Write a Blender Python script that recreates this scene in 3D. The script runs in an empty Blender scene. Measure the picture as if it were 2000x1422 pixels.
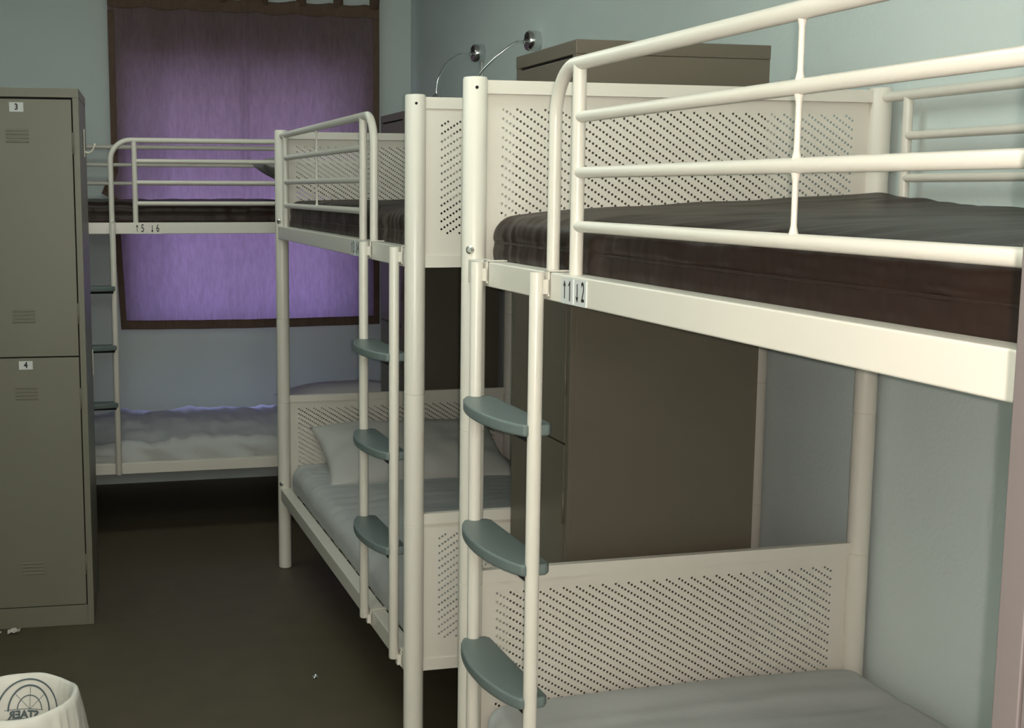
import bpy, bmesh, math, random
from mathutils import Vector, Matrix, noise
PI = math.pi
S = bpy.context.scene
C = S.collection

# ------------------------------------------------------------------ camera
F_PX, PCX, PCY = 2575.85, 802.32, 728.25
YAW, PITCH, ROLL, CAM_H = 0.2496, 0.1373, 0.0032, 1.4753
cam_data = bpy.data.cameras.new('camera')
cam = bpy.data.objects.new('camera', cam_data); C.objects.link(cam)
cam_data.sensor_fit = 'HORIZONTAL'; cam_data.sensor_width = 36.0
cam_data.lens = F_PX * 36.0 / 2000.0
cam_data.shift_x = (1000 - PCX) / 2000.0
cam_data.shift_y = (PCY - 711) / 2000.0
cam_data.clip_start = 0.02
_r0 = Vector((math.cos(YAW), -math.sin(YAW), 0)); _f0 = Vector((math.sin(YAW), math.cos(YAW), 0))
_z = Vector((0, 0, 1))
_fw = _f0 * math.cos(PITCH) - _z * math.sin(PITCH)
_up = _f0 * math.sin(PITCH) + _z * math.cos(PITCH)
_rt = _r0 * math.cos(ROLL) + _up * math.sin(ROLL)
_u2 = -_r0 * math.sin(ROLL) + _up * math.cos(ROLL)
_m = Matrix((( _rt.x, _u2.x, -_fw.x, 0), (_rt.y, _u2.y, -_fw.y, 0), (_rt.z, _u2.z, -_fw.z, CAM_H), (0, 0, 0, 1)))
cam.matrix_world = _m
S.camera = cam

# ------------------------------------------------------------------ world, lights, exposure
S.view_settings.view_transform = 'Standard'
S.view_settings.look = 'None'
S.view_settings.gamma = 1.0
S.view_settings.use_curve_mapping = False
S.view_settings.exposure = 0.0
w = bpy.data.worlds.new('daylight'); S.world = w; w.use_nodes = True
_n = w.node_tree; _tc = _n.nodes.new('ShaderNodeTexCoord'); _sp = _n.nodes.new('ShaderNodeSeparateXYZ'); _rp = _n.nodes.new('ShaderNodeValToRGB')
_n.links.new(_tc.outputs['Generated'], _sp.inputs[0]); _n.links.new(_sp.outputs[2], _rp.inputs[0]); _n.links.new(_rp.outputs[0], _n.nodes['Background'].inputs[0])
_rp.color_ramp.elements[0].position = 0.0; _rp.color_ramp.elements[0].color = (0.30, 0.29, 0.40, 1)      # dull ground and haze
_rp.color_ramp.elements[1].position = 0.9; _rp.color_ramp.elements[1].color = (0.42, 0.46, 1.0, 1)       # bright blue zenith
_e = _rp.color_ramp.elements.new(0.35); _e.color = (0.36, 0.36, 0.52, 1)
_mr = _n.nodes.new('ShaderNodeMapRange'); _mr.interpolation_type = 'SMOOTHSTEP'
_mr.inputs[1].default_value = 0.84; _mr.inputs[2].default_value = 0.92; _mr.inputs[3].default_value = 3.4; _mr.inputs[4].default_value = 34.0
_n.links.new(_sp.outputs[2], _mr.inputs[0]); _n.links.new(_mr.outputs[0], _n.nodes['Background'].inputs[1])

def light(name, kind, loc, energy, col, **kw):
    d = bpy.data.lights.new(name, kind); d.energy = energy; d.color = col
    for k, v in kw.items(): setattr(d, k, v)
    o = bpy.data.objects.new(name, d); C.objects.link(o); o.location = loc
    return o
# phone flash beside the lens
fl = light('phone_flash', 'POINT', tuple(Vector((0, 0, CAM_H)) + _rt * 0.0105 + _u2 * 0.003), 80, (1.0, 0.855, 0.78), shadow_soft_size=0.003)
# unseen fill light added behind the photographer, facing down the room
wl = light('rear_fill_light', 'AREA', (-0.02, -1.20, 1.90), 24, (0.95, 1.0, 0.86), shape='RECTANGLE', size=0.7, size_y=0.3)
wl.rotation_euler = (math.radians(90), 0, 0)
# two dim fill lights added out of view on the ceiling for ambient brightness
for y_, e_ in ((2.2, 12), (4.7, 6.5)):
    cl = light('ceiling_fill_light', 'AREA', (0.25, y_, 2.64), e_, (0.88, 1.0, 0.93), shape='RECTANGLE', size=1.2, size_y=0.5)

# ------------------------------------------------------------------ materials
def lin(r, g, b):
    f = lambda c: (c / 255 / 12.92) if c / 255 <= 0.04045 else ((c / 255 + 0.055) / 1.055) ** 2.4
    return (f(r), f(g), f(b), 1)
def mat(name, col, rough=0.5, metal=0.0, var=0.0, scale=20, bump=0.0, bscale=200, spec=0.5, coat=0.0, stretch=None, bdist=0.004):
    m = bpy.data.materials.new(name); m.use_nodes = True
    nt = m.node_tree; b = nt.nodes['Principled BSDF']
    b.inputs['Base Color'].default_value = col
    b.inputs['Roughness'].default_value = rough
    b.inputs['Metallic'].default_value = metal
    b.inputs['Specular IOR Level'].default_value = spec
    b.inputs['Coat Weight'].default_value = coat
    tc = nt.nodes.new('ShaderNodeTexCoord')
    src = tc.outputs['Object']
    if stretch:
        mp = nt.nodes.new('ShaderNodeMapping'); mp.inputs['Scale'].default_value = stretch
        nt.links.new(src, mp.inputs[0]); src = mp.outputs[0]
    if var > 0:
        n = nt.nodes.new('ShaderNodeTexNoise'); n.inputs['Scale'].default_value = scale; n.inputs['Detail'].default_value = 5
        nt.links.new(src, n.inputs['Vector'])
        mx = nt.nodes.new('ShaderNodeMix'); mx.data_type = 'RGBA'
        mx.inputs[6].default_value = tuple(min(1, c * (1 - var)) for c in col[:3]) + (1,)
        mx.inputs[7].default_value = tuple(min(1, c * (1 + var)) for c in col[:3]) + (1,)
        nt.links.new(n.outputs[0], mx.inputs[0]); nt.links.new(mx.outputs[2], b.inputs['Base Color'])
    if bump > 0:
        n2 = nt.nodes.new('ShaderNodeTexNoise'); n2.inputs['Scale'].default_value = bscale; n2.inputs['Detail'].default_value = 3
        nt.links.new(src, n2.inputs['Vector'])
        bp = nt.nodes.new('ShaderNodeBump'); bp.inputs['Strength'].default_value = bump; bp.inputs['Distance'].default_value = bdist
        nt.links.new(n2.outputs[0], bp.inputs['Height']); nt.links.new(bp.outputs[0], b.inputs['Normal'])
    return m
M = {}
M['wall'] = mat('wall_paint', (0.64, 0.72, 0.70, 1), 0.85, var=0.05, scale=3, bump=0.25, bscale=90, spec=0.2)
M['ceiling'] = mat('ceiling_paint', (0.7, 0.7, 0.67, 1), 0.9, var=0.03)
M['floor'] = mat('floor_vinyl', (0.095, 0.079, 0.048, 1), 0.55, var=0.22, scale=9, bump=0.05, bscale=60, spec=0.35)
M['skirt'] = mat('baseboard_vinyl', (0.05, 0.045, 0.04, 1), 0.6, var=0.1)
M['cream'] = mat('cream_enamel', (0.71, 0.675, 0.60, 1), 0.32, var=0.03, scale=6, spec=0.45)
M['tread'] = mat('tread_plastic', (0.135, 0.17, 0.165, 1), 0.42, var=0.08, scale=60, bump=0.06, bscale=500)
M['brown'] = mat('brown_vinyl', (0.020, 0.0095, 0.0065, 1), 0.42, var=0.15, scale=1, bump=0.5, bscale=1.2, spec=0.24, stretch=(1.2, 6.5, 3), bdist=0.02)
M['sheet'] = mat('white_cotton', (0.50, 0.51, 0.50, 1), 0.9, var=0.05, scale=12, bump=0.25, bscale=30, spec=0.15)
M['pillow'] = mat('pillow_cotton', (0.56, 0.55, 0.52, 1), 0.9, var=0.04, scale=12, bump=0.3, bscale=35, spec=0.15)
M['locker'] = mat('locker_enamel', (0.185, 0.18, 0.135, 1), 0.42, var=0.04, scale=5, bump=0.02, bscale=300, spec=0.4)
M['locker_shaded'] = mat('shaded_locker_enamel', (0.115, 0.098, 0.072, 1), 0.42, var=0.04, scale=5, bump=0.02, bscale=300, spec=0.4)  # same enamel as the left locker, shade by the bunks put into its colour
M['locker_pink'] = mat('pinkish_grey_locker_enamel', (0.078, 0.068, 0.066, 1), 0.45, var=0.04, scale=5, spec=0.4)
M['gap'] = mat('dark_gap', (0.006, 0.006, 0.006, 1), 0.9)
M['chrome'] = mat('chrome', (0.75, 0.75, 0.76, 1), 0.12, metal=1.0)
M['zinc'] = mat('zinc_steel', (0.65, 0.64, 0.60, 1), 0.3, metal=1.0)
M['ink'] = mat('black_ink', (0.008, 0.008, 0.008, 1), 0.6)
M['label'] = mat('white_label', (0.62, 0.64, 0.63, 1), 0.5)
M['labedge'] = mat('label_edge', (0.95, 0.95, 0.93, 1), 0.5)
M['hookw'] = mat('hook_enamel', (0.72, 0.69, 0.60, 1), 0.35)
M['liner'] = mat('bin_liner_plastic', (0.80, 0.77, 0.70, 1), 0.5, var=0.05, scale=10, bump=0.3, bscale=20, spec=0.4)
M['logo'] = mat('grey_blue_print', (0.10, 0.135, 0.145, 1), 0.6)
M['bin'] = mat('grey_bin_plastic', (0.25, 0.25, 0.25, 1), 0.5)
M['foil'] = mat('foil', (0.9, 0.92, 0.92, 1), 0.2, metal=1.0)
M['paper'] = mat('torn_paper', (0.62, 0.60, 0.54, 1), 0.9)
M['frame'] = mat('window_frame_paint', (0.7, 0.7, 0.68, 1), 0.5)
M['cord'] = mat('conduit_plastic', (0.6, 0.6, 0.56, 1), 0.5)
M['black'] = mat('black_plastic', (0.01, 0.01, 0.012, 1), 0.35)
M['diffuser'] = mat('fill_lamp_diffuser', (0.9, 0.9, 0.88, 1), 0.6)
M['diffuser'].node_tree.nodes['Principled BSDF'].inputs['Emission Color'].default_value = (0.9, 1.0, 0.9, 1)
M['diffuser'].node_tree.nodes['Principled BSDF'].inputs['Emission Strength'].default_value = 0.8  # glow of the added fill lamps

def curtain_mat(name, dif, tr, k):
    m = bpy.data.materials.new(name); m.use_nodes = True; nt = m.node_tree
    for n in list(nt.nodes):
        if n.type == 'BSDF_PRINCIPLED': nt.nodes.remove(n)
    out = [n for n in nt.nodes if n.type == 'OUTPUT_MATERIAL'][0]
    d = nt.nodes.new('ShaderNodeBsdfDiffuse'); t = nt.nodes.new('ShaderNodeBsdfTranslucent'); mx = nt.nodes.new('ShaderNodeMixShader')
    tc = nt.nodes.new('ShaderNodeTexCoord'); mp = nt.nodes.new('ShaderNodeMapping'); mp.inputs['Scale'].default_value = (60, 60, 14)
    n = nt.nodes.new('ShaderNodeTexNoise'); n.inputs['Scale'].default_value = 1.0; n.inputs['Detail'].default_value = 7; n.inputs['Roughness'].default_value = 0.7
    nt.links.new(tc.outputs['Object'], mp.inputs[0]); nt.links.new(mp.outputs[0], n.inputs['Vector'])
    for sh, col in ((d, dif), (t, tr)):
        mc = nt.nodes.new('ShaderNodeMix'); mc.data_type = 'RGBA'
        mc.inputs[6].default_value = tuple(c * 0.6 for c in col) + (1,); mc.inputs[7].default_value = tuple(min(1, c * 1.4) for c in col) + (1,)
        nt.links.new(n.outputs[0], mc.inputs[0]); nt.links.new(mc.outputs[2], sh.inputs[0])
    mx.inputs[0].default_value = k
    nt.links.new(d.outputs[0], mx.inputs[1]); nt.links.new(t.outputs[0], mx.inputs[2]); nt.links.new(mx.outputs[0], out.inputs[0])
    return m
M['curtain'] = curtain_mat('curtain_cloth', (0.20, 0.155, 0.135), (0.45, 0.31, 0.42), 0.42)
M['hem'] = curtain_mat('curtain_hem_cloth', (0.17, 0.12, 0.09), (0.10, 0.05, 0.06), 0.12)
g = bpy.data.materials.new('window_glass'); g.use_nodes = True; nt = g.node_tree
nt.nodes.remove(nt.nodes['Principled BSDF'])
a = nt.nodes.new('ShaderNodeBsdfTransparent'); b_ = nt.nodes.new('ShaderNodeBsdfGlossy'); b_.inputs['Roughness'].default_value = 0.02
x_ = nt.nodes.new('ShaderNodeMixShader'); x_.inputs[0].default_value = 0.06
nt.links.new(a.outputs[0], x_.inputs[1]); nt.links.new(b_.outputs[0], x_.inputs[2]); nt.links.new(x_.outputs[0], nt.nodes['Material Output'].inputs[0])
M['glass'] = g

# ------------------------------------------------------------------ helpers
def obj(name, bm, m, parent=None, smooth=False, bevel=0, seg=2):
    me = bpy.data.meshes.new(name)
    if isinstance(bm, tuple):
        me.from_pydata(bm[0], [], bm[1]); me.update()
    else:
        bmesh.ops.recalc_face_normals(bm, faces=bm.faces[:]); bm.to_mesh(me); bm.free()
    me.materials.append(m)
    o = bpy.data.objects.new(name, me); C.objects.link(o)
    if parent: o.parent = parent
    if smooth:
        for p in me.polygons: p.use_smooth = True
    if bevel:
        b = o.modifiers.new('bevel', 'BEVEL'); b.width = bevel; b.segments = seg; b.limit_method = 'ANGLE'; b.angle_limit = 0.6
        for p in me.polygons: p.use_smooth = True
        wn = o.modifiers.new('wn', 'WEIGHTED_NORMAL'); wn.keep_sharp = True
    return o
def thing(name, label, cat, loc=(0, 0, 0), rz=0, group=None):
    o = bpy.data.objects.new(name, None); C.objects.link(o); o.empty_display_size = 0.1
    o.location = loc; o.rotation_euler = (0, 0, rz); return tag(o, label, cat, group)
def tag(o, label, cat, group=None):
    o['label'] = label; o['category'] = cat
    if group: o['group'] = group
    return o
def struct(o): o['kind'] = 'structure'; return o
def box(bm, x0, x1, y0, y1, z0, z1):
    v = [bm.verts.new((x, y, z)) for z in (z0, z1) for y in (y0, y1) for x in (x0, x1)]
    for f in ((0, 2, 3, 1), (4, 5, 7, 6), (0, 1, 5, 4), (2, 6, 7, 3), (0, 4, 6, 2), (1, 3, 7, 5)):
        bm.faces.new([v[i] for i in f])
    return bm
def B(*a):
    return box(bmesh.new(), *a)
def tube(bm, pts, r, n=14, cap=True, radii=None):
    pts = [Vector(p) for p in pts]; rings = []
    t0 = (pts[1] - pts[0]).normalized()
    ref = Vector((0, 0, 1)) if abs(t0.z) < 0.9 else Vector((1, 0, 0))
    nrm = t0.cross(ref).normalized()
    for i, p in enumerate(pts):
        if i == 0: t = t0
        elif i == len(pts) - 1: t = (pts[-1] - pts[-2]).normalized()
        else: t = ((pts[i] - pts[i - 1]).normalized() + (pts[i + 1] - pts[i]).normalized()).normalized()
        nrm = (nrm - t * nrm.dot(t)).normalized(); bn = t.cross(nrm)
        rr = radii[i] if radii else r
        rings.append([bm.verts.new(p + nrm * rr * math.cos(2 * PI * k / n) + bn * rr * math.sin(2 * PI * k / n)) for k in range(n)])
    for a, b in zip(rings, rings[1:]):
        for k in range(n): bm.faces.new((a[k], a[(k + 1) % n], b[(k + 1) % n], b[k]))
    if cap: bm.faces.new(rings[0][::-1]); bm.faces.new(rings[-1])
    return bm
def lathe(bm, prof, n=28, cx=0, cy=0):
    rings = [[bm.verts.new((cx + r * math.cos(2 * PI * k / n), cy + r * math.sin(2 * PI * k / n), z)) for k in range(n)] for r, z in prof]
    for a, b in zip(rings, rings[1:]):
        for k in range(n): bm.faces.new((a[k], a[(k + 1) % n], b[(k + 1) % n], b[k]))
    bm.faces.new(rings[0][::-1]); bm.faces.new(rings[-1])
    return bm
def smooth_by_angle(o, ang=0.6):
    for p in o.data.polygons: p.use_smooth = True
    bm = bmesh.new(); bm.from_mesh(o.data)
    for e in bm.edges:
        if len(e.link_faces) == 2 and e.calc_face_angle(0) > ang: e.smooth = False
    bm.to_mesh(o.data); bm.free(); return o
def text_mesh(txt, size, name, m, parent, mw, xs=1.0, thick=0.0, mirror=False, bold=0.0):
    cu = bpy.data.curves.new('t', 'FONT'); cu.body = txt; cu.size = size; cu.extrude = thick; cu.offset = bold
    cu.align_x = 'CENTER'; cu.align_y = 'CENTER'; cu.resolution_u = 4
    t = bpy.data.objects.new('t', cu); C.objects.link(t)
    bpy.context.view_layer.update()
    me = bpy.data.meshes.new_from_object(t.evaluated_get(bpy.context.evaluated_depsgraph_get()))
    bpy.data.objects.remove(t); bpy.data.curves.remove(cu)
    me.transform(Matrix.Diagonal((-xs if mirror else xs, 1, 1, 1))); me.transform(mw)
    me.materials.clear(); me.materials.append(m); me.name = name
    o = bpy.data.objects.new(name, me); C.objects.link(o); o.parent = parent
    return o
def arc(cx, cy, r0, r1, a0, a1, n=24):
    vs, fs = [], []
    for i in range(n + 1):
        a = a0 + (a1 - a0) * i / n
        vs += [(cx + r0 * math.cos(a), cy + r0 * math.sin(a)), (cx + r1 * math.cos(a), cy + r1 * math.sin(a))]
        if i: fs.append((2 * i - 2, 2 * i - 1, 2 * i + 1, 2 * i))
    return vs, fs

# ------------------------------------------------------------------ room shell
XW, YF, XL, YN, ZC = 1.702, 6.700, -0.42, -1.30, 2.72
struct(obj('floor', B(XL - .1, XW + .22, YN - .1, YF + .3, -0.1, 0.0), M['floor']))
struct(obj('ceiling', B(XL - .1, XW + .22, YN - .1, YF + .3, ZC, ZC + .1), M['ceiling']))
WALL_A = 0.0125
def xwall(y): return XW + (YF - y) * WALL_A
bm = B(XW, XW + .12, YN - .1, YF + .3, 0, ZC)
for v in bm.verts: v.co.x += (YF - v.co.y) * WALL_A
struct(obj('wall_right', bm, M['wall']))
struct(obj('wall_left', B(XL - .12, XL, YN - .1, YF + .3, 0, ZC), M['wall']))
struct(obj('wall_near', B(XL, XW + .12, YN - .1, YN, 0, ZC), M['wall']))
WX0, WX1, WZ0, WZ1 = 0.295, 1.400, 0.828, 2.08
bm = bmesh.new()
box(bm, XL, WX0, YF, YF + .16, 0, ZC); box(bm, WX1, XW, YF, YF + .16, 0, ZC)
box(bm, WX0, WX1, YF, YF + .16, 0, WZ0); box(bm, WX0, WX1, YF, YF + .16, WZ1, ZC)
struct(obj('wall_far', bm, M['wall']))
win = thing('window_1', '', 'window', ((WX0 + WX1) / 2, YF + .13, WZ0))
del win['label']; del win['category']; struct(win)
hw, hh = (WX1 - WX0) / 2, WZ1 - WZ0
bm = bmesh.new()
for a in ((-hw, -hw + .05), (hw - .05, hw), (-.025, .025)): box(bm, a[0], a[1], -.02, .02, 0, hh)
for a in ((0, .05), (hh - .05, hh)): box(bm, -hw, hw, -.022, .022, a[0], a[1])
obj('window_frame', bm, M['frame'], win)
obj('window_pane', B(-hw + .05, hw - .05, -.002, .002, .05, hh - .05), M['glass'], win)
struct(obj('baseboard_left', B(XL, XL + .012, YN, YF, 0, .07), M['skirt']))
bm = B(XW - .012, XW + .001, YN, YF, 0, .07)
for v in bm.verts: v.co.x += (YF - v.co.y) * WALL_A
struct(obj('baseboard_right', bm, M['skirt']))
for y_, lb in ((2.2, 'added rectangular fill lamp on the unseen ceiling beside the nearest bed'), (4.7, 'added rectangular fill lamp on the unseen ceiling near the curtained window')):
    t = thing('ceiling_fill_lamp', lb, 'lamp', (0.25, y_, ZC), 0, 'added ceiling fill lamps')  # fixture bodies for the added ceiling fills
    obj('housing', B(-.62, .62, -.28, .28, -.05, -.001), M['frame'], t)
    obj('diffuser', B(-.60, .60, -.25, .25, -.06, -.05), M['diffuser'], t)
t = thing('rear_fill_lamp', 'added long fill lamp on the unseen wall behind the photographer', 'lamp', (-0.02, YN, 1.90))  # fixture body for the fill added behind the camera
obj('housing', B(-.39, .39, 0.001, .06, -.17, .17), M['frame'], t)
obj('diffuser', B(-.36, .36, .06, .07, -.15, .15), M['diffuser'], t)

# ------------------------------------------------------------------ bunk beds
HT, WID, LEN = 1.7002, 0.9254, 1.952
ZR, ZR0, RH = 1.3398, 0.322, 0.0475
ZB = (1.6784, 1.5934, 1.505, 1.4186)
PR = 0.0250
def perforated(x0, x1, z0, z1, ax0, az1, ncol, nrow, px, pz, r, y=0.0, th=0.0014):
    """steel sheet in the XZ plane with true round holes"""
    V, Fc = [], []
    def vert(x, z, yy): V.append((x, yy, z)); return len(V) - 1
    def quad(xa, xb, za, zb):
        if zb - za < 1e-6: return
        for yy, fl in ((y - th / 2, 0), (y + th / 2, 1)):
            a, b, c, d = vert(xa, za, yy), vert(xb, za, yy), vert(xb, zb, yy), vert(xa, zb, yy)
            Fc.append((a, b, c, d) if not fl else (d, c, b, a))
    gx0 = ax0 - px / 2; gx1 = gx0 + ncol * px
    quad(x0, gx0, z0, z1); quad(gx1, x1, z0, z1)
    for i in range(ncol):
        xa, xb = gx0 + i * px, gx0 + (i + 1) * px; xc = (xa + xb) / 2
        k = i % 4; n = nrow if k == 0 else nrow - 1
        top = az1 + pz / 2 - k * pz / 4
        quad(xa, xb, top, z1); quad(xa, xb, z0, top - n * pz)
        for j in range(n):
            zt = top - j * pz; zb = zt - pz; zc = (zt + zb) / 2
            ring = []
            for s in (-1, 1):
                yy = y + s * th / 2
                co = [vert(xb, zt, yy), vert(xa, zt, yy), vert(xa, zb, yy), vert(xb, zb, yy)]
                h = [vert(xc + r * math.cos(PI / 4 * q), zc + r * math.sin(PI / 4 * q), yy) for q in range(8)]
                ring.append(h)
                for q in range(4):   # between corner q and q+1 (top, left, bottom, right)
                    f = (co[q], co[(q + 1) % 4], h[(2 * q + 3) % 8], h[(2 * q + 2) % 8], h[(2 * q + 1) % 8])
                    Fc.append(f if s < 0 else f[::-1])
            for q in range(8):
                Fc.append((ring[0][q], ring[0][(q + 1) % 8], ring[1][(q + 1) % 8], ring[1][q]))
    return V, Fc
PX, PZ = 0.00755, 0.01885
panel_me = None
def make_panel(name, parent):
    """sheet panel with folded hems, origin at the top of the front post line"""
    global panel_me
    if panel_me is None:
        x0, x1 = PR * .8, WID - PR * .8; H = .402
        V, Fc = perforated(x0, x1, -H + .028, -.026, .0605, -.056, 107, 15, PX, PZ, .0029, y=.004)
        def bx(a, b, c, d, e, f):
            n = len(V)
            for z in (e, f):
                for yy in (c, d):
                    for x in (a, b): V.append((x, yy, z))
            for q in ((0, 2, 3, 1), (4, 5, 7, 6), (0, 1, 5, 4), (2, 6, 7, 3), (0, 4, 6, 2), (1, 3, 7, 5)): Fc.append(tuple(n + i for i in q))
        for s in (-1, 1):
            pass
        bx(x0, x1, -.009, .009, -.0265, 0); bx(x0, x1, -.009, .009, -H, -H + .0285)
        me = bpy.data.meshes.new('end_panel'); me.from_pydata(V, [], Fc); me.update(); me.materials.append(M['cream']); panel_me = me
    o = bpy.data.objects.new(name, panel_me); C.objects.link(o); o.parent = parent; return o

def text_frame(x, y, z, d, back=False):
    """matrix that puts flat text (XY) on the rail's outer face: reads correctly from -x side"""
    # viewer at -x looking +x: right of viewer is -y (world local). columns: text right, text up, normal
    m = Matrix(((0, 0, -1, x), (-1, 0, 0, y), (0, 1, 0, z), (0, 0, 0, 1)))
    return m

def bunk(label, loc, rz, d, lad, v1, v2, num, numy, rods, ladbot):
    bed = thing('bunk_bed', label, 'bunk bed', (loc[0], loc[1], 0), rz, 'cream steel bunk beds')
    Y = lambda s: d * s
    # posts
    for (x, s) in ((0, 0), (WID, 0), (0, LEN), (WID, LEN)):
        bm = bmesh.new(); p = [(PR * .8, 0), (PR, .004)]
        for z in (.66, .985): p += [(PR, z - .0012), (PR - .0012, z - .0005), (PR - .0012, z + .0005), (PR, z + .0012)]
        p += [(PR, HT - .005), (PR * .93, HT - .001), (PR * .8, HT)]
        lathe(bm, p, 32)
        o = smooth_by_angle(obj('post', bm, M['cream'], bed)); o.location = (x, Y(s), 0)
        # dark screw hole near the top, on the outward side of the ladder-side posts
        bm = bmesh.new(); sy = -1 if rz < 1 else 1
        a = math.radians(-100 if rz < 1 else 170)
        c = Vector((math.cos(a), math.sin(a), 0)); u = Vector((-c.y, c.x, 0)); zz = Vector((0, 0, 1))
        ctr = c * (PR + .0002) + zz * (HT - .022)
        vs = [bm.verts.new(ctr + u * .0034 * math.cos(q * PI / 6) + zz * .0034 * math.sin(q * PI / 6)) for q in range(12)]
        vs2 = [bm.verts.new(v.co - c * .003) for v in vs]
        bm.faces.new(vs); bm.faces.new(vs2[::-1])
        for q in range(12): bm.faces.new((vs[q], vs[(q + 1) % 12], vs2[(q + 1) % 12], vs2[q]))
        obj('screw_hole', bm, M['gap'], o)
    # end panels
    for s in (0, LEN):
        for zt in (HT - .006, .6865):
            o = make_panel('end_panel', bed)
            far = (s == 0) == (d < 0)
            if far: o.location = (0, Y(s), zt)
            else: o.location = (WID, Y(s), zt); o.rotation_euler = (0, 0, PI)
            o.name = 'end_panel'
    # side rails: C section, lip on top
    for (x, sg) in ((0, 1), (WID, -1)):
        for zt in (ZR, ZR0):
            bm = bmesh.new()
            ya, yb = sorted((Y(.018), Y(LEN - .018)))
            prof = [(-.018, -RH), (-.018, 0), (.022, 0), (.022, -.006), (-.012, -.006), (-.012, -RH + .006), (.014, -RH + .006), (.014, -RH)]
            va = [bm.verts.new((x + sg * px, ya, zt + pz)) for px, pz in prof]; vb = [bm.verts.new((x + sg * px, yb, zt + pz)) for px, pz in prof]
            n = len(prof)
            for k in range(n): bm.faces.new((va[k], va[(k + 1) % n], vb[(k + 1) % n], vb[k]))
            bm.faces.new(va); bm.faces.new(vb[::-1])
            obj('side_rail', bm, M['cream'], bed, bevel=.0035, seg=3)
    # slatted bases
    for zt in (ZR, ZR0):
        bm = bmesh.new(); 
        for k in range(14):
            y = Y(.10 + k * (LEN - .2) / 13); box(bm, .045, WID - .045, y - .03, y + .03, zt - .036, zt - .026)
        obj('slat_base', bm, M['cream'], bed)
    # bolts on the ladder-side posts
    for s, sd in (((LEN, -1),) if d > 0 else ((0, 1), (LEN, -1))):
        for zt in (ZR + .018, ZR0 + .018):
            bm = bmesh.new()
            a = math.atan2(-d * .5 * (1 if d > 0 else -1), -1)
            ang = math.radians(-125) if rz < 1 else math.radians(-150)
            c = Vector((math.cos(ang), math.sin(ang), 0))
            p0 = Vector((0, Y(s), zt)) + c * (PR - .001)
            tube(bm, [p0, p0 + c * .002, p0 + c * .0045, p0 + c * .006], 0, 16, radii=[.0088, .0088, .0055, .0045])
            o = obj('bolt', bm, M['zinc'], bed, smooth=False)
    # guard rails
    def guard(x, sa, sb, front):
        bm = bmesh.new(); R = .085
        if front:
            pts = [(x, Y(v1), ZR - .004), (x, Y(v1), ZB[0] - R)]
            for k in range(1, 13):
                a = PI / 2 * k / 12
                pts.append((x, Y(v1 + R * (1 - math.cos(a))), ZB[0] - R + R * math.sin(a)))
            pts.append((x, Y(LEN - PR * .6), ZB[0]))
            tube(bm, pts, .0112, 18)
            tube(bm, [(x, Y(v2), ZR - .004), (x, Y(v2), ZB[0])], .0112, 18)
            s0, s1 = v2, LEN - .10
            tube(bm, [(x, Y(s1), ZR - .004), (x, Y(s1), ZB[0])], .0105, 18)
        else:
            tube(bm, [(x, Y(PR * .6), ZB[0]), (x, Y(LEN - PR * .6), ZB[0])], .0112, 18)
            s0, s1 = .10, LEN - .10
            for s in (s0, s1): tube(bm, [(x, Y(s), ZR - .004), (x, Y(s), ZB[0])], .0105, 18)
        gr = smooth_by_angle(obj('guard_rail', bm, M['cream'], bed), 1.2)
        for z in ZB[1:]:
            bm = bmesh.new(); tube(bm, [(x, Y(s0), z), (x, Y(s1), z)], .0092, 18)
            smooth_by_angle(obj('bar', bm, M['cream'], gr), 1.2)
        for rs in (rods if front else [1.32]):
            bm = bmesh.new()
            for za, zb in zip(ZB[1:], ZB[:-1]):
                za += .009; zb -= .010
                if zb > za: tube(bm, [(x, Y(rs), za - .002), (x, Y(rs), za + .003), (x, Y(rs), za + .009), (x, Y(rs), zb - .009), (x, Y(rs), zb - .003), (x, Y(rs), zb + .002)], 0, 12, radii=[.0062, .0048, .0036, .0036, .0048, .0062])
            smooth_by_angle(obj('rod', bm, M['cream'], gr), 1.2)
    guard(0, v1, LEN, True); guard(WID, 0, LEN, False)
    # ladder
    lx = -.037; bm = bmesh.new()
    for s in lad: tube(bm, [(lx, Y(s), ladbot), (lx, Y(s), ladbot + .003), (lx, Y(s), ZR - .003), (lx, Y(s), ZR)], 0, 18, radii=[.011, .0126, .0126, .0118])
    L = smooth_by_angle(obj('ladder', bm, M['cream'], bed))
    for z in (ZR, ZR0):
        for s, sg in ((lad[0], 1), (lad[1], 1)):
            bm = bmesh.new(); y0 = Y(s) - .009; y1 = Y(s) + .009
            y0 -= .006 * 1; y1 -= .006
            box(bm, -.0225, -.0195, y0, y1, z - .040, z + .003); box(bm, -.0225, .024, y0, y1, z + .001, z + .0032); box(bm, lx + .006, -.0195, y0, y1, z - .036, z - .012)
            obj('hook_bracket', bm, M['cream'], L)
    for z in (1.079, .832, .590):
        bm = bmesh.new()
        sa, sb = lad[0] - .004, lad[1] + .004; n = 14; top = []
        outline = [(lx + .030, sb - .006), (lx + .030, sa + .006), (lx + .022, sa), (lx - .020, sa)]
        outline = []
        for k in range(n + 1):
            t = k / n; s = sa + (sb - sa) * t
            e = 1 - (2 * t - 1) ** 2
            outline.append((lx - .020 - .034 * e ** .8, s))
        outline += [(lx + .026, sb), (lx + .034, sb - .012), (lx + .034, sa + .012), (lx + .026, sa)]
        lo = [bm.verts.new((x, Y(s), z - .021)) for x, s in outline]; hi = [bm.verts.new((x, Y(s), z)) for x, s in outline]
        bm.faces.new(lo); bm.faces.new(hi[::-1]); q = len(outline)
        for k in range(q): bm.faces.new((lo[k], lo[(k + 1) % q], hi[(k + 1) % q], hi[k]))
        tr = obj('tread', bm, M['tread'], L, bevel=.0045, seg=3); tr['label'] = 'grey plastic ladder tread with curved front'
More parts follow.
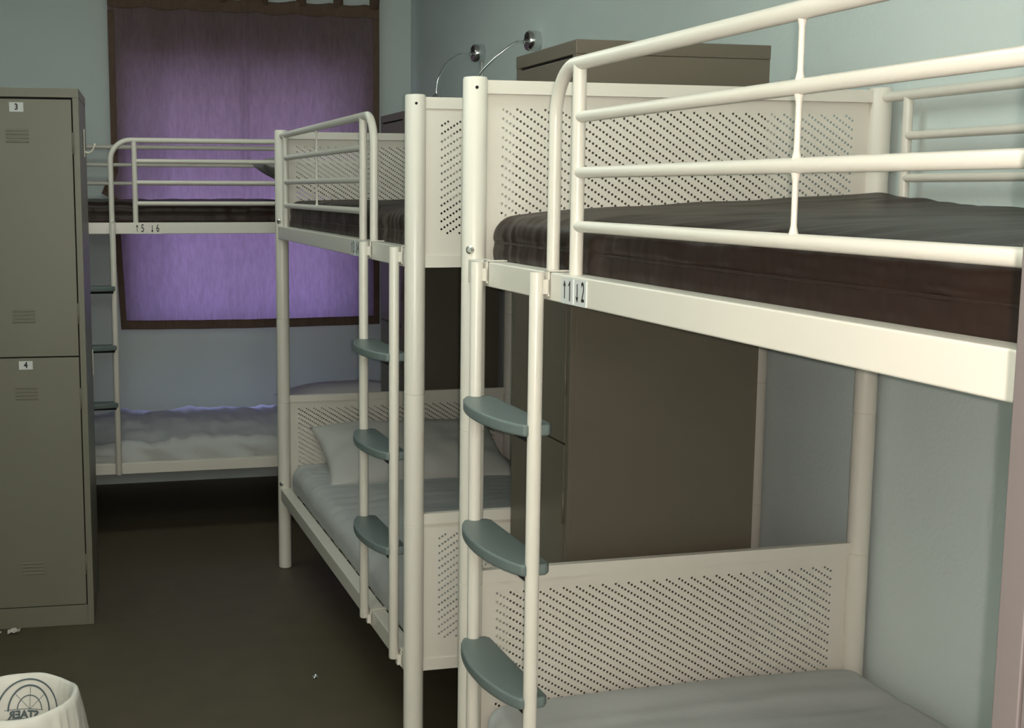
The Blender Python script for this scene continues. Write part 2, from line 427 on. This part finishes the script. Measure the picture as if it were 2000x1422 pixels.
        bm = bmesh.new(); box(bm, lx - .012, lx + .012, min(Y(lad[0]), Y(lad[1])), max(Y(lad[0]), Y(lad[1])), z - .031, z - .019)
        obj('tread_support', bm, M['gap'], tr)
    # number stickers on the upper rail
    sw = .053; xs = -.0186
    for k, txt in enumerate(num):
        sc = numy[k]
        o = obj('number_sticker', B(xs - .0004, xs + .0003, Y(sc) - sw / 2, Y(sc) + sw / 2, ZR - RH + .001, ZR - .004), M['label'] if num[0] != '5' else M['cream'], bed)
        if num[0] != '5':
            # white paper edge at the side of the sticker away from the ladder
            ee = Y(sc) - sw / 2
            ee2 = ee
            obj('sticker_edge', B(xs - .0009, xs, ee2 - .0025, ee2 + .0025, ZR - RH + .002, ZR - .005), M['labedge'], o)
        # digits: reading direction is -y for the viewer on the -x side
        zc = ZR - RH / 2 - .001
        if txt == '1':
            bm = bmesh.new(); xd = xs - .0009; yd = Y(sc) - .0115
            box(bm, xd - .0002, xd + .0002, yd - .0014, yd + .0014, zc - .0162, zc + .0162)
            bm.faces.new([bm.verts.new((xd - .0003, yd + a_, zc + b_)) for a_, b_ in ((-.0014, .0162), (.0060, .0095), (.0060, .0068), (-.0005, .0115))])
            obj('digit', bm, M['ink'], o)
        else:
            text_mesh(txt, .045, 'digit', M['ink'], o, text_frame(xs - .0008, Y(sc) - .0115, zc, d), xs=.62, thick=.0001, bold=.0003)
        up = txt in '135'; bm = bmesh.new(); yc = Y(sc) + .011; x = xs - .0009
        sgn = 1 if up else -1
        box(bm, x - .0002, x + .0002, yc - .0012, yc + .0012, zc - .0135, zc + .0135)
        v = [bm.verts.new((x - .0003, yc + dy, zc + sgn * dz)) for dy, dz in ((0, .0165), (-.0058, .006), (0, .0085), (.0058, .006))]
        bm.faces.new(v)
        obj('arrow', bm, M['ink'], o)
    return bed

RA, RB = 0.0143, 0.0106
AX, AY = 0.7861, 2.570
BX, BY = 0.7714 + LEN * math.sin(RB), 5.0233 - LEN * math.cos(RB)
CX, CY = -0.298, 5.652
bedA = bunk('nearest cream metal bunk bed on the right, numbered 1 and 2 on its rail', (AX, AY), RA, -1, (.136, .464), .443, .546, ('1', '2'), (.557, .611), [1.20], 0.02)
bedB = bunk('middle cream metal bunk bed with a pillow on its lower bunk, numbered 3 and 4', (BX, BY), RB, 1, (.056, .391), .426, .556, ('4', '3'), (.549, .603), [1.24], 0.300)
bedC = bunk('farthest cream metal bunk bed under the curtained window, numbered 5 and 6', (CX, CY), PI / 2, -1, (.127, .455), .455, .552, ('5', '6'), (.567, .629), [1.30], 0.277)

def bedmat(loc, rz, d):
    return Matrix.Translation((loc[0], loc[1], 0)) @ Matrix.Rotation(rz, 4, 'Z')
def on_bed(o, loc, rz): o.location = (loc[0], loc[1], 0); o.rotation_euler = (0, 0, rz); return o
# ------------------------------------------------------------------ mattresses
def mattress(name, label, loc, rz, d, z0, th, m, seam, wr, dome, group, x0=.022, x1=WID - .022, s0=.03, s1=LEN - .03, seed=0, rr=.03, sagf=None):
    """rounded slab with a wrinkled cover"""
    nx, ny = 40, 150; V, Fc = [], []
    w_, l_ = x1 - x0, s1 - s0
    # cross-section ring around x-z, swept along s, ends rounded
    ring = []
    def rect(t):  # t in 0..1 around a rounded rectangle of size w_ x th
        pass
    prof = []
    k = 5
    def corner(cx, cz, a0):
        for i in range(k + 1):
            a = a0 + PI / 2 * i / k; prof.append((cx + rr * math.cos(a), cz + rr * math.sin(a)))
    def edge(p, q, n):
        for i in range(1, n): prof.append((p[0] + (q[0] - p[0]) * i / n, p[1] + (q[1] - p[1]) * i / n))
    corner(w_ - rr, th - rr, 0); edge((w_ - rr, th), (rr, th), 26); corner(rr, th - rr, PI / 2)
    edge((0, th - rr), (0, rr), 5); corner(rr, rr, PI); edge((rr, 0), (w_ - rr, 0), 8); corner(w_ - rr, rr, 1.5 * PI); edge((w_, rr), (w_, th - rr), 5)
    n = len(prof); rows = []
    svals = []
    re = .055
    for i in range(9): svals.append(re * (1 - math.cos(PI / 2 * i / 8)))
    for i in range(1, ny): svals.append(re + (l_ - 2 * re) * i / ny)
    svals += [l_ - v for v in svals[:9][::-1]]
    for s in svals:
        e = min(s, l_ - s); sh = 0
        if e < re: sh = re - math.sqrt(max(0, re * re - (re - e) ** 2))
        row = []
        for (px, pz) in prof:
            # shrink towards the centre line at the rounded ends (plan corners), less vertically
            fx = (px - w_ / 2) / (w_ / 2)
            x = w_ / 2 + (w_ / 2 - sh * 0.9) * fx
            z = pz if pz < th * .5 else pz - sh * .35
            if pz < th * .5: z = pz + sh * .25
            P = Vector((x * 7, s * 7, z * 10 + seed * 3.7))
            nz = noise.noise(P) * wr
            # cross-wise creases
            cre = noise.noise(Vector((x * 2.2 + seed, s * 22, z * 8))) * wr * .7 * (1 if pz > th * .5 else .6)
            if pz > th * .55:
                z += dome(x / w_, s) + nz + cre + (noise.noise(Vector((x * 1.4 + s * 3, s * 11, seed + 9))) * .0042 if m is M['brown'] else 0)
            side = abs(fx) > .97 and .15 * th < pz < .9 * th
            if side:
                b = math.sin(PI * pz / th) * .006 + noise.noise(Vector((s * 9 + (pz * 14), pz * 5, seed))) * wr * .8
                x += b * (1 if fx > 0 else -1)
                x += noise.noise(Vector((s * 55 + pz * 8, seed, pz * 6))) * .0055 * (wr / .0045) * (math.exp(-s / .22) + .22 * (m is M['brown'])) * (1 if fx > 0 else -1)
                if seam and abs(pz - th * .5) < th * .09: x -= .004 * (1 if fx > 0 else -1)
            if e < re:
                z += 0
            row.append(len(V)); V.append((x0 + x, d * (s0 + s), z0 + z))
        rows.append(row)
    for a, b in zip(rows, rows[1:]):
        for q in range(n): Fc.append((a[q], a[(q + 1) % n], b[(q + 1) % n], b[q]))
    Fc.append(tuple(rows[0][::-1])); Fc.append(tuple(rows[-1]))
    if d > 0: Fc = [f[::-1] for f in Fc]
    o = obj(name, (V, Fc), m, None, smooth=True)
    sub = o.modifiers.new('sub', 'SUBSURF'); sub.levels = 0; sub.render_levels = 1
    on_bed(o, loc, rz); tag(o, label, 'mattress', group)
    if seam:
        bm = bmesh.new(); pts = []
        zc = z0 + th * .5
        rc = .055
        xa_, xb_ = x0 - .001, x1 + .001; sa_, sb_ = s0 - .001, s1 + .001
        for (cx, cs, a0) in ((xa_ + rc, sa_ + rc, PI), (xb_ - rc, sa_ + rc, 1.5 * PI), (xb_ - rc, sb_ - rc, 0), (xa_ + rc, sb_ - rc, PI / 2)):
            for i in range(7):
                a = a0 + PI / 2 * i / 6
                pts.append((cx + rc * math.cos(a), d * (cs + rc * math.sin(a)), zc + noise.noise(Vector((cx + i * .1, cs * 3, a))) * .004))
        pts.append(pts[0])
        tube(bm, pts, .0028, 8, cap=False)
        obj('seam_piping', bm, m, o, smooth=True)
    return o
def domeA(u, s): return .004 + .042 * max(0, min(1, (u - .05))) ** 1.3 * math.exp(-max(0, s - .05) / .30) * 1.05 - .012 * math.exp(-((u) ** 2) / .01)
def dome0(u, s): return .008 * math.sin(PI * u)
ZM = ZR - .026
gb, gw = 'brown vinyl mattresses on the upper bunks', 'white sheeted mattresses on the lower bunks'
mattress('mattress', 'dark brown vinyl mattress on the nearest upper bunk, on the right', (AX, AY), RA, -1, ZM, .120, M['brown'], True, .0045, domeA, gb, seed=1)
mattress('mattress', 'dark brown vinyl mattress on the upper bunk of the middle bed', (BX, BY), RB, 1, ZM, .118, M['brown'], True, .005, dome0, gb, seed=2)
mattress('mattress', 'dark brown mattress on the upper bunk under the window curtain', (CX, CY), PI / 2, -1, ZM, .112, M['brown'], True, .004, dome0, gb, seed=3)
ZL = ZR0 - .026
mattress('mattress', 'grey-white sheeted mattress on the nearest lower bunk, at bottom right', (AX, AY), RA, -1, ZL, .112, M['sheet'], False, .006, dome0, gw, seed=4)
mattress('mattress', 'white sheeted mattress under the pillow on the middle lower bunk', (BX, BY), RB, 1, ZL, .125, M['sheet'], False, .006, dome0, gw, seed=5, rr=.045)
mattress('mattress', 'rumpled white sheeted mattress on the lower bunk below the window', (CX, CY), PI / 2, -1, ZL, .105, M['sheet'], False, .020, dome0, gw, seed=6)

# ------------------------------------------------------------------ pillows
def pillow(label, loc, rot, w_, h_, th, m, seed=0, group='white pillows'):
    n = 44; V, Fc = [], []
    for side in (1, -1):
        base = len(V)
        for j in range(n + 1):
            for i in range(n + 1):
                u, v = i / n * 2 - 1, j / n * 2 - 1
                # pinched corners: edges bow inwards
                x = u * w_ / 2 * (1 - .055 * (1 - v * v) * 1.0); y = v * h_ / 2 * (1 - .05 * (1 - u * u))
                f = max(0, (1 - abs(u) ** 2.6)) ** .55 * max(0, (1 - abs(v) ** 2.6)) ** .55
                rad = math.sin(math.atan2(v, u) * 9 + seed) * .006 * (max(abs(u), abs(v)) ** 3) * f ** .4
                z = side * th / 2 * f + noise.noise(Vector((u * 3 + seed, v * 3, side))) * .008 * f + rad
                V.append((x, y, z))
        for j in range(n):
            for i in range(n):
                a = base + j * (n + 1) + i; q = (a, a + 1, a + n + 2, a + n + 1)
                Fc.append(q if side > 0 else q[::-1])
    bm = bmesh.new(); me = bpy.data.meshes.new('tmp'); me.from_pydata(V, [], Fc); bm.from_mesh(me); bpy.data.meshes.remove(me)
    bmesh.ops.remove_doubles(bm, verts=bm.verts[:], dist=.0004)
    o = obj('pillow', bm, m, None, smooth=True); o.location = loc; o.rotation_euler = rot
    return tag(o, label, 'pillow', group)
# the middle bed: leans on the far headboard
pillow('plump white pillow leaning on the headboard of the middle lower bunk', (1.225, 4.775, .492), (math.radians(20), math.radians(0), RB), .72, .43, .150, M['pillow'], 1.3)
pillow('white pillow at the right end of the upper bunk below the curtain', (1.155, 6.10, 1.522), (math.radians(13), 0, math.radians(88)), .50, .68, .14, M['pillow'], 3.1)
pillow('shadowed white pillow on the lower bunk against the far wall', (1.27, 6.18, .485), (0, math.radians(4), math.radians(92)), .66, .62, .15, M['pillow'], 5.2)

# ------------------------------------------------------------------ lockers
def locker(label, loc, rz, wd, dp, H, nums, hinge_right=True, group='grey two-door lockers', lm='locker'):
    """front faces local -y, x from 0 to wd, doors stacked two high"""
    L = thing('locker', label, 'locker', (loc[0], loc[1], 0), rz, group)
    bm = bmesh.new()
    t = .0012
    # carcass walls, back, top, bottom, plinth and mid rail
    box(bm, 0, wd, .012, dp, 0, H - .030); 
    o = obj('body', bm, M[lm], L, bevel=.0015)
    bm = bmesh.new(); fw = .020
    box(bm, 0, fw, 0, .013, 0, H - .029); box(bm, wd - fw, wd, 0, .013, 0, H - .029); box(bm, fw, wd - fw, 0, .013, 0, .070)
    obj('front_frame', bm, M[lm], L, bevel=.0012)
    obj('top_cap', B(-.001, wd + .001, -.001, dp + .001, H - .030, H), M[lm], L, bevel=.002)
    obj('recess', B(fw, wd - fw, .008, .0125, .070, H - .030), M['gap'], L)
    mid = .925
    for k, (z0, z1) in enumerate(((mid + .002, H - .036), (.073, mid - .002))):
        g_ = .0035
        bm = bmesh.new(); box(bm, fw + g_, wd - fw - g_, -.0015, .010, z0, z1)
        D = obj('door', bm, M[lm], L, bevel=.0015)
        vc = wd - .195 if hinge_right else wd / 2
        for zc in (z1 - .118, z0 + .134):
            for j in range(4):
                z = zc + .018 - j * .012
                bm = bmesh.new(); x0_, x1_ = vc - .036, vc + .036
                # pressed louvre: a shallow half-hood
                n = 5; rows = []
                for q in range(n + 1):
                    a = PI * q / n
                    rows.append((-.0015 - .0032 * math.sin(a), z - .0035 * math.cos(a)))
                A_ = [bm.verts.new((x0_, y, zz)) for y, zz in rows]; B_ = [bm.verts.new((x1_, y, zz)) for y, zz in rows]
                for q in range(n): bm.faces.new((A_[q], B_[q], B_[q + 1], A_[q + 1]))
                bm.faces.new(A_); bm.faces.new(B_[::-1])
                obj('louvre', bm, M[lm], D, smooth=False)
        for zc in (z0 + .14, z1 - .14):
            bm = bmesh.new(); tube(bm, [(wd - fw - .001, -.0015, zc - .035), (wd - fw - .001, -.0015, zc + .035)], .0032, 8)
            obj('hinge', bm, M[lm], D, smooth=True)
        obj('lock', tube(bmesh.new(), [(fw + .03, -.001, (z0 + z1) / 2), (fw + .03, -.008, (z0 + z1) / 2)], .010, 14), M['zinc'], D)
        if nums:
            pl = obj('number_plate', B(vc - .022, vc + .022, -.0022, -.0014, z1 - .041 if k == 0 else z1 - .038, z1 - .011 if k == 0 else z1 - .010), M['label'], D)
            pl['label'] = 'white paper label with a black number'
            zc = z1 - .026 if k == 0 else z1 - .024
            text_mesh(nums[k], .027, 'digit', M['ink'], pl, Matrix(((1, 0, 0, vc), (0, 0, -1, -.0026), (0, 1, 0, zc), (0, 0, 0, 1))), xs=.85, thick=.0001, bold=.0010)
    return L
LX1, LY = 0.031, 4.493
L1 = locker('grey-green metal locker at left, doors numbered 3 and 4', (LX1 - .002 - .385 * math.cos(.055), LY + .385 * math.sin(.055)), -.055, .385, .46, 1.80, ('3', '4'))
# coat hooks on its right flank
def coat_hook(label, loc, rz, prong=True):
    o = thing('coat_hook', label, 'hook', loc, rz)
    bm = bmesh.new(); n = 10
    box(bm, 0, .004, -.011, .011, -.055, .040)
    obj('back_plate', bm, M['hookw'], o, bevel=.003)
    pts = [(.003, 0, -.036), (.012, 0, -.040), (.022, 0, -.038), (.030, 0, -.030), (.035, 0, -.018), (.037, 0, -.008)]
    if prong: tube(bm := bmesh.new(), pts, .0035, 8); obj('prong', bm, M['hookw'], o, smooth=True)
    return o
coat_hook('white coat hook high on the side of the left locker', (LX1 + .0125, 4.72, 1.640), -.055)
coat_hook('small white hook plate without a prong, lower down the left locker side', (LX1 + .0215, 4.885, .862), -.055, False)
# locker between the nearest and middle beds; doors face the aisle (local -y -> world -x)
locker('grey metal locker standing between the nearest and middle bunk beds', (1.030, 3.035), -PI / 2, .385, .450, 1.79, None, lm='locker_shaded')
# locker in the corner beyond the middle bed
locker('shadowed metal locker in the corner beyond the middle bunk bed', (1.283, 5.560), -PI / 2, .400, .405, 1.788, None, lm='locker_shaded')
# locker beside the photographer at the foot of the nearest bed
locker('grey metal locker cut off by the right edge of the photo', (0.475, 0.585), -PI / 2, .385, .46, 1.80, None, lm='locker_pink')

# ------------------------------------------------------------------ curtain
ct = thing('curtain', 'dark plum tab-top curtain glowing purple over the far window', 'curtain', (0, 6.627, 0))
CXL, CXR, CZB, CZT = 0.190, 1.520, 0.792, 2.385
def cy(x, z):
    u = (x - CXL) / (CXR - CXL)
    y = .010 * math.sin(u * 2 * PI * 5.3 + .6) * (0.35 + .65 * (z - CZB) / (CZT - CZB))
    y += .006 * noise.noise(Vector((x * 9, z * .8, 2.0))) + .003 * noise.noise(Vector((x * 14, z * 3, 7.0)))
    y -= .018 * math.exp(-((x - .84) / .016) ** 2) * min(1, max(0, (z - 1.3) / .3)) + .006 * math.exp(-((x - 1.10) / .008) ** 2) * (1 if z > 1.6 else 0)
    return y
def cx_edge(z, x):
    if x < CXL + .35:
        k = 1 - (x - CXL) / .35
        b = .052 * max(0, 1 - ((z - 1.458) / .105 if z > 1.458 else (1.458 - z) / .022))
        return x - (b + .0) * k ** 3 + .026 * k * max(0, (1.35 - z) / .55)
    return x
def sheet(xa, xb, za, zb, nx, nz, y_off=0.0, topf=None, botf=None):
    V, Fc = [], []
    for j in range(nz + 1):
        for i in range(nx + 1):
            x = xa + (xb - xa) * i / nx
            z0_, z1_ = (botf(x) if botf else za), (topf(x) if topf else zb)
            z = z0_ + (z1_ - z0_) * j / nz
            V.append((cx_edge(z, x), cy(x, z) + y_off, z))
    for j in range(nz):
        for i in range(nx):
            a = j * (nx + 1) + i; Fc.append((a, a + 1, a + nx + 2, a + nx + 1))
    return V, Fc
def topz(x):
    u = (x - CXL) / (CXR - CXL)
    return CZT + .010 - .010 * abs(math.sin(u * PI * 7.4)) + .012 * (1 - u)
def botz(x): 
    u = (x - CXL) / (CXR - CXL); return CZB - .006 * math.sin(PI * u)
pan = obj('panel', sheet(CXL, CXR, CZB, CZT, 170, 90, 0, topz, lambda x: botz(x) + .004), M['curtain'], ct, smooth=True)
def thick(o, t):
    s = o.modifiers.new('th', 'SOLIDIFY'); s.thickness = t; s.offset = 1; return o
thick(obj('bottom_hem', sheet(CXL - .001, CXR + .001, 0, 0, 170, 4, -.0035, lambda x: botz(x) + .044, botz), M['hem'], ct, smooth=True), .002)
thick(obj('top_hem', sheet(CXL - .001, CXR + .001, 0, 0, 170, 4, -.0035, topz, lambda x: topz(x) - .062), M['hem'], ct, smooth=True), .002)
thick(obj('side_hem', sheet(CXL - .001, CXL + .030, CZB, CZT - .06, 6, 60, -.0035), M['hem'], ct, smooth=True), .002)
thick(obj('side_hem', sheet(CXR - .030, CXR + .001, CZB, CZT - .06, 6, 60, -.0035), M['hem'], ct, smooth=True), .002)
ROD_Z = 2.50
tabs = [CXR - .023 - k * .1865 for k in range(8)]
for x in tabs:
    bm = bmesh.new(); tw = .047; n = 12; rows = []
    zb = topz(x) - .02
    path = [(cy(x, CZT) - .004, zb)] + [(-.019 * math.cos(PI * q / n), ROD_Z + .019 * math.sin(PI * q / n)) for q in range(n + 1)] + [(cy(x, CZT) + .004, zb)]
    for (y, z) in path: rows.append((bm.verts.new((x - tw / 2, y, z)), bm.verts.new((x + tw / 2, y, z))))
    for a, b in zip(rows, rows[1:]): bm.faces.new((a[0], a[1], b[1], b[0]))
    thick(obj('tab', bm, M['hem'], ct, smooth=True), .0015)
rod = thing('curtain_rod', 'curtain rod over the far window carrying the curtain tabs', 'curtain rod', (0, 6.627, ROD_Z))
obj('rod', tube(bmesh.new(), [(.08, 0, 0), (1.62, 0, 0)], .012, 16), M['zinc'], rod, smooth=True)
for x in (.12, 1.58):
    obj('bracket', B(x - .012, x + .012, -.002, YF - 6.627, -.020, -.008), M['zinc'], rod)

# ------------------------------------------------------------------ reading lamps on the right wall
def reading_lamp(label, y, z, pts, cord=False):
    t = thing('reading_lamp', label, 'lamp', (xwall(y), y, z), 0, 'gooseneck reading lamps on the right wall')
    bm = bmesh.new()
    tube(bm, [(0, 0, 0), (-.004, 0, 0), (-.040, 0, 0), (-.047, 0, 0), (-.048, 0, 0)], 0, 32, radii=[.0375, .0385, .0385, .034, .02])
    smooth_by_angle(obj('wall_mount', bm, M['chrome'], t))
    obj('switch', tube(bmesh.new(), [(-.047, 0, .017), (-.054, 0, .017)], 0, 16, radii=[.009, .008]), M['black'], t, smooth=False)
    obj('arm_socket', tube(bmesh.new(), [(-.046, 0, -.004), (-.062, 0, -.004)], .0075, 14), M['chrome'], t, smooth=False)
    # smooth the arm with Catmull-Rom
    P = [Vector(p) for p in pts]; out = []
    Q = [P[0]] + P + [P[-1]]
    for i in range(1, len(Q) - 2):
        for k in range(8):
            u = k / 8; a, b, c, d_ = Q[i - 1], Q[i], Q[i + 1], Q[i + 2]
            out.append(.5 * ((2 * b) + (-a + c) * u + (2 * a - 5 * b + 4 * c - d_) * u * u + (-a + 3 * b - 3 * c + d_) * u ** 3))
    out.append(P[-1])
    obj('gooseneck', tube(bmesh.new(), out, .0048, 12), M['chrome'], t, smooth=True)
    e = out[-1]; dr = (out[-1] - out[-2]).normalized()
    smooth_by_angle(obj('lamp_head', tube(bmesh.new(), [e, e + dr * .01, e + dr * .05, e + dr * .052], 0, 20, radii=[.010, .020, .030, .028]), M['chrome'], t))
    return t
reading_lamp('left chrome gooseneck reading lamp, farther along the right wall', 5.50, 2.055, [(-.055, 0, -.004), (-.10, -.005, -.006), (-.165, -.02, -.045), (-.205, -.03, -.11), (-.215, -.03, -.155), (-.214, -.03, -.175)])
reading_lamp('right chrome gooseneck reading lamp, in front of the wall above the middle bed', 4.83, 2.036, [(-.055, 0, -.004), (-.095, .0, -.010), (-.16, .02, -.06), (-.215, .06, -.125), (-.245, .09, -.20), (-.25, .10, -.26)])
bm = bmesh.new(); tube(bm, [(xwall(5.5) - .006, 5.50, 2.02), (xwall(5.5) - .006, 5.49, 1.86)], .005, 8); 
tag(obj('cable_conduit', bm, M['cord'], None), 'short white cable conduit below the left reading lamp', 'conduit')

# ------------------------------------------------------------------ waste bin with liner
BNX, BNY, BR, BH = -.170, 3.070, .147, .305
tb = thing('waste_bin', 'round waste bin hidden under a white bag on the floor', 'waste bin', (BNX, BNY, 0))
bm = bmesh.new(); n = 40
prof = [(.112, .001), (.114, .004), (.141, BH - .008), (.1435, BH - .002), (.138, BH - .002), (.109, .008)]
rings = [[bm.verts.new((r * math.cos(2 * PI * k / n), r * math.sin(2 * PI * k / n), z)) for k in range(n)] for r, z in prof]
for a, b in zip(rings, rings[1:]):
    for k in range(n): bm.faces.new((a[k], a[(k + 1) % n], b[(k + 1) % n], b[k]))
bm.faces.new(rings[0][::-1]); bm.faces.new(rings[-1])
obj('shell', bm, M['bin'], tb, smooth=True)
V, Fc = [], []; n = 120
prof = [(.098, .014, 0), (.112, .08, 0), (.120, .16, 0), (.126, .23, 0), (.131, .28, .2), (.135, BH + .001, .2), (.141, BH + .006, .1), (.147, BH + .003, .1), (.1495, BH - .012, .3), (.153, BH - .05, .8), (.156, BH - .10, 1.5), (.159, BH - .15, 1.8), (.163, BH - .19, 2.0)]
for (r, z, kf) in prof:
    for k in range(n):
        a = 2 * PI * k / n
        fold = (abs(noise.noise(Vector((math.cos(a) * 6, math.sin(a) * 6, z * 2)))) * .022 + noise.noise(Vector((math.cos(a) * 14, math.sin(a) * 14, z * 3))) * .006) * kf
        zz = z + (.008 * noise.noise(Vector((math.cos(a) * 1.5, math.sin(a) * 1.5, 4))) if z > .25 else 0) - (.02 * math.sin(a * 5) if kf > 1.7 else 0)
        rr_ = r + fold
        V.append((rr_ * math.cos(a), rr_ * math.sin(a), max(.012, zz)))
for j in range(len(prof) - 1):
    for k in range(n): Fc.append((j * n + k, j * n + (k + 1) % n, (j + 1) * n + (k + 1) % n, (j + 1) * n + k))
Fc.append(tuple(range(n)))
ln = obj('bin_liner', (V, Fc), M['liner'], None, smooth=True); ln.location = (BNX, BNY, 0)
tag(ln, 'white plastic bag with printed grey rings lining the waste bin at lower left', 'bin liner')
# the print: flat shapes wrapped onto the inside of the bag's far wall
def wrap(vs, fs, name):
    # u = arc length to the right, v = height below the rim
    bm = bmesh.new(); me = bpy.data.meshes.new('t'); me.from_pydata([(u, v, 0) for u, v in vs], [], fs); bm.from_mesh(me); bpy.data.meshes.remove(me)
    for v in bm.verts:
        u, h = v.co.x, v.co.y
        z = BH - .002 + h
        rin = .1255 + (z - .20) * (.135 - .1235) / .10 - .0045
        a = math.radians(61) - u / rin
        v.co = Vector((rin * math.cos(a), rin * math.sin(a), z))
    return bm
vs, fs = [], []
def add(p):
    k = len(vs); vs.extend(p[0]); fs.extend([tuple(i + k for i in f) for f in p[1]])
hub = (-.030, -.076)
def ell(r0, r1, a0, a1, n=30, sy=1.12):
    v_, f_ = arc(0, 0, r0, r1, a0, a1, n); return [(hub[0] + x, hub[1] + y * sy) for x, y in v_], f_
add(ell(.0755, .0800, -.10, PI + .1, 30, .93)); add(ell(.0490, .0532, -.25, PI + .05)); add(ell(.0285, .0310, 0, PI))
for a in (PI / 2, PI / 4, 3 * PI / 4):
    c_, s_ = math.cos(a), math.sin(a); w2 = .0006
    add(([(hub[0] - s_ * w2, hub[1] + c_ * w2), (hub[0] + s_ * w2, hub[1] - c_ * w2), (hub[0] + c_ * .050 + s_ * w2, hub[1] + s_ * .053 - c_ * w2), (hub[0] + c_ * .050 - s_ * w2, hub[1] + s_ * .053 + c_ * w2)], [(0, 1, 2, 3)]))
def hbar(u0, u1, v0, v1):
    n = 12; vv = []; ff = []
    for i in range(n + 1):
        u = u0 + (u1 - u0) * i / n; vv += [(u, v0), (u, v1)]
        if i: ff.append((2 * i - 2, 2 * i - 1, 2 * i + 1, 2 * i))
    add((vv, ff))
hbar(hub[0] - .060, hub[0] + .034, hub[1] - .0008, hub[1] + .0008)
hbar(hub[0] - .060, hub[0] + .034, hub[1] - .0240, hub[1] - .0225)
obj('printed_rings', wrap(vs, fs, 'r'), M['logo'], ln)
cu = bpy.data.curves.new('t', 'FONT'); cu.body = 'STAER'; cu.size = .026; cu.offset = .0012; cu.align_x = 'CENTER'; cu.resolution_u = 2
to = bpy.data.objects.new('t', cu); C.objects.link(to); bpy.context.view_layer.update()
me = bpy.data.meshes.new_from_object(to.evaluated_get(bpy.context.evaluated_depsgraph_get())); bpy.data.objects.remove(to)
tv = [(hub[0] - .014 - v.co.x * .98, hub[1] - .0212 + v.co.y * .98) for v in me.vertices]; tf = [tuple(p.vertices)[::-1] for p in me.polygons]
obj('printed_letters', wrap(tv, tf, 'l'), M['logo'], ln)

# ------------------------------------------------------------------ scraps on the floor
def scrap(name, label, cat, loc, w_, h_, m, seed, up=.008):
    bm = bmesh.new(); n = 6; gr = []
    for j in range(n + 1):
        gr.append([bm.verts.new(((i / n - .5) * w_ * (1 + .3 * noise.noise(Vector((j, seed, 1)))), (j / n - .5) * h_ * (1 + .3 * noise.noise(Vector((i, seed, 5)))), .001 + up * abs(noise.noise(Vector((i * .9, j * .9, seed)))) * 2)) for i in range(n + 1)])
    for j in range(n):
        for i in range(n): bm.faces.new((gr[j][i], gr[j][i + 1], gr[j + 1][i + 1], gr[j + 1][i]))
    o = obj(name, bm, m, None); thick(o, .0006); o.location = loc
    return tag(o, label, cat)
scrap('foil_scrap', 'tiny crumpled piece of shiny foil on the open floor', 'litter', (.673, 3.815, .0008), .016, .022, M['foil'], 2, .006)
scrap('paper_scrap', 'torn white paper scrap at the foot of the left locker', 'litter', (-.235, 4.465, .0008), .040, .035, M['paper'], 4, .012)
scrap('paper_scrap', 'thin white paper strip at the bottom left locker edge, left of another scrap', 'litter', (-.300, 4.462, .0008), .050, .020, M['paper'], 6, .006)
